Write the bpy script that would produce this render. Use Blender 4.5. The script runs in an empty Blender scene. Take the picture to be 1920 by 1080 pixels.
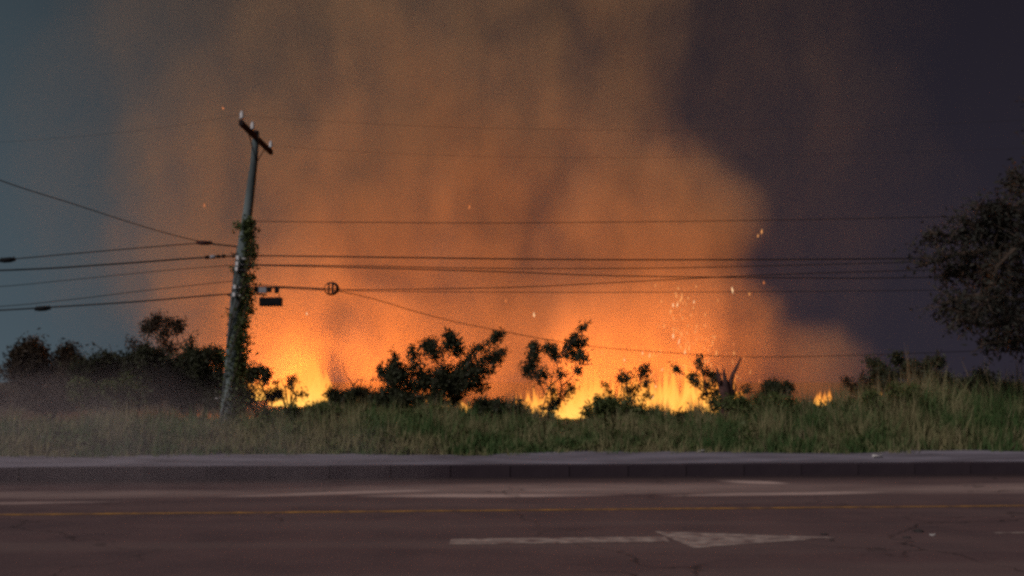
import bpy, math, random
import numpy as np
from mathutils import Vector, Matrix
random.seed(7)
rng = np.random.default_rng(7)
S = bpy.context.scene
C = S.collection
R = math.radians

# ------------------------------------------------------------------ camera
CAM_H = 1.6
PITCH = R(5.0)
FPX = 2000.0
cd = bpy.data.cameras.new('camera')
cam = bpy.data.objects.new('camera', cd); C.objects.link(cam)
cam.location = (0, 0, CAM_H)
cam.rotation_euler = (R(90) + PITCH, 0, 0)
cd.sensor_width = 36; cd.lens = FPX / 1920 * 36
cd.clip_start = 0.1; cd.clip_end = 2000
S.camera = cam

# ------------------------------------------------------------------ world: night sky glow, paler to the left (town side)
W = bpy.data.worlds.new('World'); S.world = W; W.use_nodes = True
nt = W.node_tree; N = nt.nodes; L = nt.links
for n in list(N): N.remove(n)
wo = N.new('ShaderNodeOutputWorld'); bg = N.new('ShaderNodeBackground')
tc = N.new('ShaderNodeTexCoord'); sx = N.new('ShaderNodeSeparateXYZ')
L.new(tc.outputs['Generated'], sx.inputs[0])
nz = N.new('ShaderNodeTexNoise'); nz.inputs['Scale'].default_value = 1.6; nz.inputs['Detail'].default_value = 3
L.new(tc.outputs['Generated'], nz.inputs['Vector'])
m1 = N.new('ShaderNodeMath'); m1.operation = 'MULTIPLY_ADD'; m1.inputs[1].default_value = 0.22; 
L.new(nz.outputs['Fac'], m1.inputs[0]); L.new(sx.outputs['X'], m1.inputs[2])
mr = N.new('ShaderNodeMapRange'); mr.inputs['From Min'].default_value = -0.36; mr.inputs['From Max'].default_value = 0.36
L.new(m1.outputs[0], mr.inputs['Value'])
cr = N.new('ShaderNodeValToRGB'); L.new(mr.outputs[0], cr.inputs[0])
cr.color_ramp.interpolation = 'EASE'
e = cr.color_ramp.elements
e[0].position = 0.0; e[0].color = (0.056, 0.080, 0.098, 1)
e[1].position = 1.0; e[1].color = (0.021, 0.018, 0.027, 1)
x_ = e.new(0.45); x_.color = (0.032, 0.034, 0.040, 1)
# slightly darker towards the zenith
mz = N.new('ShaderNodeMapRange'); mz.inputs['From Min'].default_value = 0.0; mz.inputs['From Max'].default_value = 0.4
mz.inputs['To Min'].default_value = 1.15; mz.inputs['To Max'].default_value = 0.62
L.new(sx.outputs['Z'], mz.inputs['Value'])
L.new(cr.outputs[0], bg.inputs['Color']); L.new(mz.outputs[0], bg.inputs['Strength'])
L.new(bg.outputs[0], wo.inputs['Surface'])

# ------------------------------------------------------------------ the town's street lighting, as one dim soft directional lamp from high on the left
sd = bpy.data.lights.new('night_light', 'SUN'); sd.energy = 1.75; sd.angle = R(14); sd.color = (1.0, 0.86, 0.84)
sun = bpy.data.objects.new('night_light', sd); C.objects.link(sun)
SUNDIR = Vector((-0.60, -0.70, 0.72)).normalized()
sun.rotation_euler = SUNDIR.to_track_quat('Z', 'Y').to_euler()

S.view_settings.view_transform = 'Standard'; S.view_settings.look = 'None'
S.view_settings.gamma = 1; S.view_settings.exposure = 0; S.view_settings.use_curve_mapping = False
S.render.engine = 'CYCLES'
cy = S.cycles
cy.use_denoising = False   # the night photograph is grainy; the sampling grain stands for it
cy.volume_bounces = 1; cy.max_bounces = 5; cy.diffuse_bounces = 2; cy.glossy_bounces = 2
cy.transparent_max_bounces = 24; cy.volume_step_rate = 1.6; cy.volume_max_steps = 256
cy.pixel_filter_type = 'BLACKMAN_HARRIS'; cy.filter_width = 3.0
cy.sample_clamp_indirect = .8

# ------------------------------------------------------------------ helpers
cp, sp_ = math.cos(PITCH), math.sin(PITCH)
def P(px, py, d):
    """photo direction -> a point at ground distance d"""
    a = (px - 960) / FPX; b = (540 - py) / FPX
    y = cp - b * sp_; z = b * cp + sp_
    return Vector((a * d / y, d, CAM_H + z * d / y))
def W2(px, py, d, q): return P(px, py, d)
def tag(o, label=None, cat=None, group=None, kind=None):
    if label: o['label'] = label
    if cat: o['category'] = cat
    if group: o['group'] = group
    if kind: o['kind'] = kind
    return o
def empty(name, loc):
    o = bpy.data.objects.new(name, None); C.objects.link(o); o.location = loc; o.empty_display_size = .3
    return o
def mk(name, verts, faces, mat, parent=None, smooth=False):
    me = bpy.data.meshes.new(name)
    v = np.asarray(verts, dtype=np.float64).reshape(-1, 3)
    if parent is not None: v = v - np.array(parent.location)
    me.from_pydata([tuple(q) for q in v], [], [tuple(f) for f in faces])
    if mat: me.materials.append(mat)
    if smooth: me.polygons.foreach_set('use_smooth', [True] * len(me.polygons))
    me.update()
    o = bpy.data.objects.new(name, me); C.objects.link(o)
    if parent is not None: o.parent = parent
    return o
def mk_np(name, V, F, mat, parent=None, smooth=False, col=None):
    """V (n,3) float, F (m,k) int with one k"""
    me = bpy.data.meshes.new(name)
    V = V - (np.array(parent.location) if parent is not None else 0)
    me.vertices.add(len(V)); me.vertices.foreach_set('co', V.astype(np.float32).ravel())
    k = F.shape[1]
    me.loops.add(F.size); me.loops.foreach_set('vertex_index', F.astype(np.int32).ravel())
    me.polygons.add(len(F)); me.polygons.foreach_set('loop_start', np.arange(0, F.size, k, dtype=np.int32))
    if smooth: me.polygons.foreach_set('use_smooth', np.ones(len(F), dtype=bool))
    me.update(calc_edges=True)
    if mat: me.materials.append(mat)
    o = bpy.data.objects.new(name, me); C.objects.link(o)
    if parent is not None: o.parent = parent
    return o
def tube(pts, radii, sides=6, cap=True):
    pts = [Vector(p) for p in pts]; n = len(pts)
    if not hasattr(radii, '__len__'): radii = [radii] * n
    V = []; F = []
    up = Vector((0.13, 0.31, 0.94)).normalized()
    for i, p in enumerate(pts):
        t = (pts[min(i + 1, n - 1)] - pts[max(i - 1, 0)]).normalized()
        u = t.cross(up)
        if u.length < 1e-3: u = t.cross(Vector((1, 0, 0)))
        u.normalize(); w = t.cross(u)
        for k in range(sides):
            a = 2 * math.pi * k / sides
            V.append(p + (u * math.cos(a) + w * math.sin(a)) * radii[i])
    for i in range(n - 1):
        for k in range(sides):
            k2 = (k + 1) % sides
            F.append((i * sides + k, i * sides + k2, (i + 1) * sides + k2, (i + 1) * sides + k))
    if cap:
        F.append(tuple(range(sides))[::-1]); F.append(tuple((n - 1) * sides + k for k in range(sides)))
    return V, F
class MB:
    def __init__(s): s.V = []; s.F = []
    def add(s, vf):
        v, f = vf; o = len(s.V); s.V += [Vector(q) for q in v]; s.F += [tuple(i + o for i in g) for g in f]
        return s
    def box(s, c, size, rot=None):
        c = Vector(c); hx, hy, hz = [q / 2 for q in size]; b = .18 * min(hx, hy, hz)
        vs = []
        for zz in (-1, 1):
            for (xx, yy) in ((-1, -1), (1, -1), (1, 1), (-1, 1)):
                vs.append(Vector((xx * (hx - b), yy * (hy - b), zz * hz)))
                vs.append(Vector((xx * hx, yy * hy, zz * (hz - b))))
        if rot is not None: vs = [rot @ q for q in vs]
        vs = [q + c for q in vs]
        f = [(6, 4, 2, 0), (8, 10, 12, 14)]
        for k in range(4):
            k2 = (k + 1) % 4
            f += [(2 * k, 2 * k2, 2 * k2 + 1, 2 * k + 1), (2 * k + 1, 2 * k2 + 1, 9 + 2 * k2, 9 + 2 * k), (9 + 2 * k, 9 + 2 * k2, 8 + 2 * k2, 8 + 2 * k)]
        return s.add((vs, f))
    def build(s, name, mat, parent=None, smooth=False): return mk(name, [tuple(v) for v in s.V], s.F, mat, parent, smooth)

def mat(name, col, rough=.8, metal=0., col2=None, scale=4., bump=0., bscale=60., spec=.3, island=False, trans=0., stretch=None, detail=6):
    m = bpy.data.materials.new(name); m.use_nodes = True
    nt = m.node_tree; N = nt.nodes; L = nt.links
    b = N['Principled BSDF']; b.inputs['Roughness'].default_value = rough; b.inputs['Metallic'].default_value = metal
    b.inputs['Specular IOR Level'].default_value = spec
    b.inputs['Base Color'].default_value = (*col, 1)
    src = None
    if col2:
        mx = N.new('ShaderNodeMix'); mx.data_type = 'RGBA'
        mx.inputs[6].default_value = (*col, 1); mx.inputs[7].default_value = (*col2, 1)
        if island:
            g = N.new('ShaderNodeNewGeometry'); L.new(g.outputs['Random Per Island'], mx.inputs[0])
        else:
            t = N.new('ShaderNodeTexCoord'); z = N.new('ShaderNodeTexNoise'); z.inputs['Scale'].default_value = scale; z.inputs['Detail'].default_value = detail
            v = t.outputs['Object']
            if stretch:
                mp = N.new('ShaderNodeMapping'); mp.inputs['Scale'].default_value = stretch; L.new(v, mp.inputs[0]); v = mp.outputs[0]
            L.new(v, z.inputs['Vector'])
            r = N.new('ShaderNodeMapRange'); r.inputs['From Min'].default_value = .35; r.inputs['From Max'].default_value = .65
            L.new(z.outputs['Fac'], r.inputs['Value']); L.new(r.outputs[0], mx.inputs[0])
        L.new(mx.outputs[2], b.inputs['Base Color']); src = mx.outputs[2]
    if bump:
        t = N.new('ShaderNodeTexCoord'); z = N.new('ShaderNodeTexNoise'); z.inputs['Scale'].default_value = bscale; z.inputs['Detail'].default_value = 5
        L.new(t.outputs['Object'], z.inputs['Vector'])
        bm_ = N.new('ShaderNodeBump'); bm_.inputs['Strength'].default_value = bump; bm_.inputs['Distance'].default_value = .02
        L.new(z.outputs['Fac'], bm_.inputs['Height']); L.new(bm_.outputs[0], b.inputs['Normal'])
    if trans:
        tr = N.new('ShaderNodeBsdfTranslucent'); ms = N.new('ShaderNodeMixShader'); ms.inputs[0].default_value = trans
        if src: L.new(src, tr.inputs['Color'])
        else: tr.inputs['Color'].default_value = (*col, 1)
        L.new(b.outputs[0], ms.inputs[1]); L.new(tr.outputs[0], ms.inputs[2]); L.new(ms.outputs[0], N['Material Output'].inputs['Surface'])
    return m

M = {}
M['grass'] = mat('grass', (.065, .13, .04), .75, col2=(.27, .25, .13), island=True, trans=.3)
M['drygrass'] = mat('dry_grass', (.20, .175, .10), .8, col2=(.30, .26, .16), island=True, trans=.35)
M['leaf_dark'] = mat('leaf_dark', (.028, .034, .018), .6, col2=(.055, .065, .03), island=True, trans=.2)
M['leaf_green'] = mat('leaf_green', (.06, .09, .025), .6, col2=(.11, .14, .05), island=True, trans=.25)
M['leaf_red'] = mat('leaf_red', (.03, .022, .014), .65, col2=(.055, .04, .022), island=True, trans=.2)
M['leaf_grey'] = mat('leaf_grey_green', (.022, .026, .022), .7, col2=(.045, .046, .036), island=True, trans=.2)
M['bark'] = mat('bark', (.04, .03, .022), .9, col2=(.08, .06, .045), scale=9, bump=.5, bscale=30)
M['burnt'] = mat('burnt_wood', (.035, .02, .02), .85, col2=(.10, .05, .045), scale=6, bump=.5, bscale=25)
M['concrete_pole'] = mat('pole_concrete', (.15, .20, .20), .75, col2=(.055, .075, .08), scale=2.2, bump=.4, bscale=40, stretch=(1, 1, .35))
M['cable'] = mat('cable_rubber', (.012, .011, .012), .6)
M['cable_worn'] = mat('cable_aluminium', (.05, .045, .045), .6, metal=.3)
M['black_plastic'] = mat('black_plastic', (.007, .008, .009), .7, col2=(.014, .015, .017), scale=9, bump=.1, spec=.08)
M['red_plastic'] = mat('red_brown_plastic', (.05, .008, .010), .55, col2=(.03, .01, .012), scale=20)
M['steel'] = mat('steel_glint_white', (.86, .88, .88), .25, metal=0., col2=(.75, .78, .8), scale=20, spec=.9)  # near-white and non-metallic: the steel's glints are put into its colour
M['porcelain'] = mat('porcelain', (.62, .64, .64), .3, col2=(.45, .47, .48), scale=12, spec=.6)
M['wood_arm'] = mat('weathered_arm', (.022, .016, .018), .85, col2=(.04, .032, .034), scale=8, bump=.3, stretch=(1, 6, 1), spec=0.)
M['grey_box'] = mat('grey_plastic', (.30, .31, .34), .6, col2=(.22, .23, .26), scale=14)
M['litter'] = mat('white_plastic', (.75, .76, .74), .4, col2=(.5, .5, .48), scale=16)
M['dirt'] = mat('earth', (.045, .035, .022), .95, col2=(.075, .06, .035), scale=.8, bump=.8, bscale=6)
M['stone'] = mat('dark_stone', (.03, .028, .028), .9, col2=(.06, .05, .05), scale=12, bump=.6, bscale=30)

# ------------------------------------------------------------------ ground, road, kerb, pavement
YAW = math.tan(R(4.2))
def ry(c, x): return c + x * YAW
# asphalt with wear, and pale streaks coloured into the far lane
def road_material():
    m = bpy.data.materials.new('asphalt'); m.use_nodes = True
    nt = m.node_tree; N = nt.nodes; L = nt.links; b = N['Principled BSDF']
    b.inputs['Roughness'].default_value = .78; b.inputs['Specular IOR Level'].default_value = .25
    t = N.new('ShaderNodeTexCoord')
    def noise(scale, det, vec=None, rough=.55):
        z = N.new('ShaderNodeTexNoise'); z.inputs['Scale'].default_value = scale; z.inputs['Detail'].default_value = det; z.inputs['Roughness'].default_value = rough
        L.new(vec or t.outputs['Object'], z.inputs['Vector']); return z.outputs['Fac']
    def rng_(v, a, c, o1=0., o2=1.):
        r = N.new('ShaderNodeMapRange'); r.inputs['From Min'].default_value = a; r.inputs['From Max'].default_value = c
        r.inputs['To Min'].default_value = o1; r.inputs['To Max'].default_value = o2; L.new(v, r.inputs['Value']); return r.outputs[0]
    def mth(op, a, c):
        q = N.new('ShaderNodeMath'); q.operation = op
        for i, v in enumerate((a, c)):
            if isinstance(v, (int, float)): q.inputs[i].default_value = v
            elif v is not None: L.new(v, q.inputs[i])
        return q.outputs[0]
    def mixc(f, a, c):
        x = N.new('ShaderNodeMix'); x.data_type = 'RGBA'
        L.new(f, x.inputs[0])
        for i, v in ((6, a), (7, c)):
            if isinstance(v, tuple): x.inputs[i].default_value = (*v, 1)
            else: L.new(v, x.inputs[i])
        return x.outputs[2]
    mp = N.new('ShaderNodeMapping'); mp.inputs['Scale'].default_value = (.22, 1.6, 1); L.new(t.outputs['Object'], mp.inputs[0])
    c = mixc(rng_(noise(1.2, 6), .35, .68), (.125, .078, .078), (.085, .056, .060))
    c = mixc(rng_(noise(.55, 4, mp.outputs[0]), .45, .7), c, (.15, .105, .10))
    c = mixc(rng_(noise(40, 3), .5, .75, 0, .5), c, (.21, .16, .15))
    s = N.new('ShaderNodeSeparateXYZ'); L.new(t.outputs['Object'], s.inputs[0])
    # coordinate across the road
    yy = mth('SUBTRACT', s.outputs['Y'], mth('MULTIPLY', s.outputs['X'], YAW))
    wob = mth('MULTIPLY', mth('SUBTRACT', noise(.5, 3), .5), .8)
    total = None
    for (cx, cyy, rx, ryy, tilt, amp) in ((-7.0, 14.75, 1.6, .16, .05, .8), (-2.35, 15.75, 1.5, .22, .22, 1.3), (-.3, 15.25, 1.6, .25, -.02, 1.3),
                                       (3.85, 16.95, .45, .28, -.5, 1.6), (3.9, 15.15, 1.5, .22, .10, 1.3), (1.0, 16.1, 4.5, .8, .0, .6), (8.4, 15.7, 3.5, .7, .02, .6), (-6, 15.8, 3.0, .5, 0, .45)):
        dx = mth('SUBTRACT', s.outputs['X'], cx)
        dy = mth('SUBTRACT', mth('SUBTRACT', mth('ADD', yy, mth('MULTIPLY', wob, .35)), cyy), mth('MULTIPLY', dx, tilt))
        q = mth('ADD', mth('POWER', mth('ABSOLUTE', mth('DIVIDE', dx, rx), None), 2.0), mth('POWER', mth('ABSOLUTE', mth('DIVIDE', dy, ryy), None), 2.0))
        g = mth('MULTIPLY', rng_(q, 1.6, 0.0, 0, 1), amp)
        total = g if total is None else mth('MAXIMUM', total, g)
    mp2 = N.new('ShaderNodeMapping'); mp2.inputs['Scale'].default_value = (.5, 3, 1); L.new(t.outputs['Object'], mp2.inputs[0])
    total = mth('MULTIPLY', total, rng_(noise(1.4, 5, mp2.outputs[0]), .25, .6, .35, 1))
    c = mixc(total, c, (.50, .38, .34))
    vo = N.new('ShaderNodeTexVoronoi'); vo.feature = 'DISTANCE_TO_EDGE'; vo.inputs['Scale'].default_value = .42
    wv = N.new('ShaderNodeVectorMath'); wv.operation = 'ADD'; nzz = N.new('ShaderNodeTexNoise'); nzz.inputs['Scale'].default_value = 1.7; nzz.inputs['Detail'].default_value = 6
    L.new(t.outputs['Object'], nzz.inputs['Vector']); L.new(t.outputs['Object'], wv.inputs[0]); L.new(nzz.outputs['Color'], wv.inputs[1]); L.new(wv.outputs[0], vo.inputs['Vector'])
    crk = mth('MULTIPLY', rng_(vo.outputs['Distance'], .012, .002), rng_(noise(.3, 2), .45, .6))
    c = mixc(mth('MULTIPLY', crk, .8), c, (.018, .014, .014))
    # asphalt darkens towards the kerb
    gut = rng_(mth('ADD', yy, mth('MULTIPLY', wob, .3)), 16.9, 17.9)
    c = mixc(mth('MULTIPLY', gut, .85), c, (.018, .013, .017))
    L.new(c, b.inputs['Base Color'])
    bm_ = N.new('ShaderNodeBump'); bm_.inputs['Strength'].default_value = .5; bm_.inputs['Distance'].default_value = .01
    L.new(noise(60, 4), bm_.inputs['Height']); L.new(bm_.outputs[0], b.inputs['Normal'])
    return m
M['asphalt'] = road_material()
def sheet(name, c0, c1, x0, x1, z, m, nx=40, ny=4, jit=0.):
    V = []; F = []
    for j in range(ny + 1):
        for i in range(nx + 1):
            x = x0 + (x1 - x0) * i / nx; c = c0 + (c1 - c0) * j / ny
            V.append((x, ry(c, x) + (random.uniform(-jit, jit) if j in (0, ny) else 0), z))
    for j in range(ny):
        for i in range(nx):
            a = j * (nx + 1) + i; F.append((a, a + 1, a + nx + 2, a + nx + 1))
    return mk(name, V, F, m)
# terrain: one sheet to the horizon, gently uneven behind the pavement
def terrain_z(x, y):
    c = y - x * YAW
    t = min(max((c - 21.3) / 3, 0), 1)
    h = .13 + .0 * t
    if c < 18.6: return -.05
    h += t * (.12 * math.sin(x * .31 + 1.) + .10 * math.sin(y * .23 + x * .11))
    mx, my = P(670, 735, 32).x, 32
    h += 1.0 * math.exp(-(((x - mx) / 2.6) ** 2 + ((y - my) / 2.5) ** 2))
    return h
xs = np.concatenate([[-1200, -500, -200, -90, -50], np.linspace(-36, 36, 90), [50, 90, 200, 500, 1200]])
ys = np.concatenate([[-800, -200, -60, -15], [0, 8, 18.3, 18.9, 21.0], np.linspace(21.6, 80, 90), [100, 150, 300, 700, 1500]])
V = []; F = []
for j, y in enumerate(ys):
    for i, x in enumerate(xs):
        inner = -36 <= x <= 36
        yy = y + (x * YAW if (inner and 0 < y < 40) else 0)
        V.append((x, yy, terrain_z(x, yy) if inner and 0 <= y <= 80 else (-.05 if y < 18.6 else .13)))
nx = len(xs)
for j in range(len(ys) - 1):
    for i in range(nx - 1):
        a = j * nx + i; F.append((a, a + 1, a + nx + 1, a + nx))
tag(mk('ground', V, F, M['dirt'], smooth=True), kind='structure')
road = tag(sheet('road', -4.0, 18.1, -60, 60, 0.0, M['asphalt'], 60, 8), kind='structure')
M['yellow'] = mat('yellow_paint', (.50, .26, .05), .7, col2=(.17, .10, .06), scale=5, detail=8, bump=.2)
M['white_paint'] = mat('worn_white_paint', (.42, .35, .31), .7, col2=(.17, .12, .115), scale=7, detail=12, bump=.2)
yl = sheet('yellow_line', 13.40, 13.52, -60, 60, .004, M['yellow'], 120, 1, .012); yl.parent = road
# arrow: shaft then head pointing right
def arrow(tail, neck, tip, zc, z=.004):
    pts = []
    V = []; F = []
    n = 10
    for i in range(n + 1):
        x = tail + (neck - tail) * i / n
        w = .19
        V += [(x, ry(zc - w + random.uniform(-.02, .02), x), z), (x, ry(zc + w + random.uniform(-.02, .02), x), z)]
    for i in range(n):
        F.append((2 * i, 2 * i + 2, 2 * i + 3, 2 * i + 1))
    o = len(V); n = 12
    for i in range(n + 1):
        t = i / n; x = neck + .02 + (tip - neck) * t
        w = .58 * (1 - t) ** 1.0 + .008
        sk = .16 * (1 - t)
        V += [(x + sk * .9, ry(zc - w + random.uniform(-.015, .015), x), z), (x - sk * .5, ry(zc + w * .95 + random.uniform(-.015, .015), x), z)]
    for i in range(n):
        F.append((o + 2 * i, o + 2 * i + 2, o + 2 * i + 3, o + 2 * i + 1))
    return mk('lane_arrow', V, F, M['white_paint'])
ar = arrow(-.62, 1.58, 3.3, 10.90); ar.parent = road
sl = sheet('lane_line', 11.05, 11.13, 5.1, 9, .004, M['white_paint'], 10, 1, .01); sl.parent = road
# kerb stones
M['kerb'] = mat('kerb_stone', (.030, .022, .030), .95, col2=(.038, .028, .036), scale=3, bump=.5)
M['pave'] = mat('pavement_concrete', (.24, .23, .28), .9, col2=(.12, .11, .135), scale=.9, bump=.5, bscale=14, stretch=(.6, 1.6, 1))
kerb_root = tag(empty('kerb', (0, 18.1, 0)), kind='structure')
KH = .20
k0 = MB()
ang = math.atan(YAW)
rot = Matrix.Rotation(ang, 3, 'Z')
k0.box((0, 0, 0), (.985 / math.cos(ang), .18, KH + .06))
kme = None
xk = -13.5; i = 0
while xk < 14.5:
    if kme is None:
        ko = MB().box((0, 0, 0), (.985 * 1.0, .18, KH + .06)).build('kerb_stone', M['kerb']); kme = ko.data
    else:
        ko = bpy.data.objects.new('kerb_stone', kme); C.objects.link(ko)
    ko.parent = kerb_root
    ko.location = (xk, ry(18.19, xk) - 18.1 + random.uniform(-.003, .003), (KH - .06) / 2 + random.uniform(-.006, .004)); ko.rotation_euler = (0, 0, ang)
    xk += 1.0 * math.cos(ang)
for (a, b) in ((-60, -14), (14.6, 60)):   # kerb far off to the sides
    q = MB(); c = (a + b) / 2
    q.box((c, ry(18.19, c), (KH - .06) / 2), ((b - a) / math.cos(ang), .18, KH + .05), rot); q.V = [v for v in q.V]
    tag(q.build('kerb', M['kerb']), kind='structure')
# pavement: concrete sheet, edge broken under grass
V = []; F = []
nx = 400
for j in range(7):
    for i in range(nx + 1):
        x = -60 + 120 * i / nx; c = 18.285 + (21.25 - 18.285) * j / 6
        yj = -.12 + (.22 * math.sin(x * 1.7) + .16 * math.sin(x * 4.1 + 1) + .15 * math.sin(x * .6) + random.uniform(-.08, .08)) if j == 6 else 0
        V.append((x, ry(c, x) + yj, KH - .004 + (random.uniform(-.012, .012) if 0 < j < 6 else 0) + .02 * math.sin(x * .9 + j) * (j > 2)))
for j in range(6):
    for i in range(nx):
        a = j * (nx + 1) + i; F.append((a, a + 1, a + nx + 2, a + nx + 1))
tag(mk('pavement', V, F, M['pave'], smooth=True), kind='structure')

# ------------------------------------------------------------------ grass
top_x = [-300, 0, 120, 400, 560, 600, 700, 850, 940, 985, 1010, 1040, 1075, 1110, 1150, 1240, 1285, 1320, 1400, 1450, 1520, 1560, 1620, 1680, 1760, 1850, 1920, 2300]
top_y = [765, 768, 765, 765, 752, 748, 748, 748, 755, 764, 772, 770, 784, 764, 760, 770, 776, 764, 748, 724, 738, 738, 718, 704, 692, 698, 700, 700]
def blades(n, d0, d1, hmul, wid, x_px=(-250, 2170), lean=.32, topadd=0., power=1.0, clump=True):
    u = rng.random(n); d = d0 + (d1 - d0) * u ** power
    px = rng.uniform(x_px[0], x_px[1], n)
    if clump:
        nc = max(10, n // 14); ci = rng.integers(0, nc, n)
        px = rng.uniform(x_px[0], x_px[1], nc)[ci] + rng.normal(0, 7, n); d = (d0 + (d1 - d0) * rng.random(nc) ** power)[ci] + rng.normal(0, .12, n)
        hcl = rng.uniform(.62, 1.10, nc)[ci]
    else: hcl = np.ones(n)
    x = (px - 960) / FPX * d
    y = d + x * YAW
    ty = np.interp(px, top_x, top_y) + topadd
    ty = ty + 7 * np.sin(px * .013 + 1) + 6 * np.sin(px * .041 + 2) + 5 * np.sin(px * .09)
    ty = ty - 8 * (np.sin(px * .027 + .4) * np.sin(px * .0071) > .35)
    ztop = CAM_H - (ty - 715) * y / FPX
    zb = np.array([terrain_z(a, b) for a, b in zip(x, y)])
    h = np.clip((ztop - zb) * hmul * hcl * rng.uniform(.5, 1.06, n), .15, 3.0)
    h *= np.clip(.35 + .65 * (d - d0 + .15) / 1.6, .35, 1) if d0 < 22 else 1
    a = rng.uniform(0, 2 * np.pi, n); ln = np.abs(rng.normal(0, lean, n)) * h
    w = wid * rng.uniform(.6, 1.4, n)
    fa = rng.uniform(-1.0, 1.0, n)   # blade facing
    wx, wy = np.cos(fa) * w / 2, np.sin(fa) * w / 2
    dx, dy = np.cos(a) * ln, np.sin(a) * ln * .6
    T = np.array([0, .38, .72, 1.0]); WW = np.array([.8, 1.0, .7, .06])
    V = np.zeros((n, 8, 3))
    for k, (t, ww) in enumerate(zip(T, WW)):
        bx = x + dx * t ** 1.8; by = y + dy * t ** 1.8; bz = zb - .03 + h * t - ln * .25 * t ** 3
        V[:, 2 * k] = np.stack([bx - wx * ww, by - wy * ww, bz], 1); V[:, 2 * k + 1] = np.stack([bx + wx * ww, by + wy * ww, bz], 1)
    base = (np.arange(n) * 8)[:, None]
    Fq = np.concatenate([base + np.array([[0, 1, 3, 2]]), base + np.array([[2, 3, 5, 4]]), base + np.array([[4, 5, 7, 6]])], 0)
    return V.reshape(-1, 3), Fq
def join(parts):
    Vs = []; Fs = []; o = 0
    for v, f in parts: Vs.append(v); Fs.append(f + o); o += len(v)
    return np.concatenate(Vs), np.concatenate(Fs)
def patchy(m, scale, amt):
    nt = m.node_tree; N = nt.nodes; L = nt.links; mx = [n for n in N if n.type == 'MIX'][0]
    t = N.new('ShaderNodeTexCoord'); z = N.new('ShaderNodeTexNoise'); z.inputs['Scale'].default_value = scale; z.inputs['Detail'].default_value = 4
    L.new(t.outputs['Object'], z.inputs['Vector'])
    g = [n for n in N if n.type == 'NEW_GEOMETRY'][0]
    a = N.new('ShaderNodeMapRange'); a.inputs['From Min'].default_value = .38; a.inputs['From Max'].default_value = .62; a.inputs['To Min'].default_value = -amt; a.inputs['To Max'].default_value = amt
    L.new(z.outputs['Fac'], a.inputs['Value']); b = N.new('ShaderNodeMath'); b.operation = 'ADD'; b.use_clamp = True
    L.new(g.outputs['Random Per Island'], b.inputs[0]); L.new(a.outputs[0], b.inputs[1]); L.new(b.outputs[0], mx.inputs[0])
patchy(M['grass'], .9, .7)
V, F = join([blades(26000, 21.25, 23.2, .85, .024), blades(2600, 20.7, 21.4, .55, .02, lean=.5), blades(26000, 22.8, 27, .98, .026), blades(14000, 26.5, 34, 1.0, .032)])
tag(mk_np('tall_grass', V, F, M['grass']), 'tall green roadside grass growing along the back of the pavement', None, kind='stuff')
V, F = join([blades(3500, 21.15, 25, .8, .018, lean=.35), blades(1300, 24, 28, 1.14, .016, lean=.2, x_px=(-200, 2100)), blades(1300, 27, 31, 1.3, .018, (900, 1060), lean=.15, clump=False), blades(1500, 26, 31, 1.35, .017, (1040, 1420), lean=.15), blades(700, 24, 28, 1.25, .02, (1480, 2100), lean=.2)])
tag(mk_np('dry_grass', V, F, M['drygrass']), 'straw-coloured dry grass stalks standing among the green roadside grass', None, kind='stuff')

# ------------------------------------------------------------------ shrubs and trees
def leaf_mesh(cent, nrm_bias, size, asp=2.2):
    """pointed leaves of 2 folded quads around centres (n,3)"""
    n = len(cent)
    d = rng.normal(size=(n, 3)); d[:, 2] -= .35; d += nrm_bias; d /= np.linalg.norm(d, axis=1, keepdims=True)
    u = np.cross(d, rng.normal(size=(n, 3))); u /= np.linalg.norm(u, axis=1, keepdims=True)
    nn = np.cross(d, u)
    l = size * rng.uniform(.6, 1.4, (n, 1)); w = l / asp
    V = np.zeros((n, 5, 3))
    V[:, 0] = cent - d * l * .5; V[:, 1] = cent + u * w * .5 + nn * w * .12; V[:, 2] = cent + d * l * .55 - nn * l * .1
    V[:, 3] = cent - u * w * .5 + nn * w * .12; V[:, 4] = cent
    b = (np.arange(n) * 5)[:, None]
    # four triangles in a folded kite
    F = np.concatenate([b + np.array([[0, 1, 4]]), b + np.array([[1, 2, 4]]), b + np.array([[2, 3, 4]]), b + np.array([[3, 0, 4]])], 0)
    return V.reshape(-1, 3), F
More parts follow.
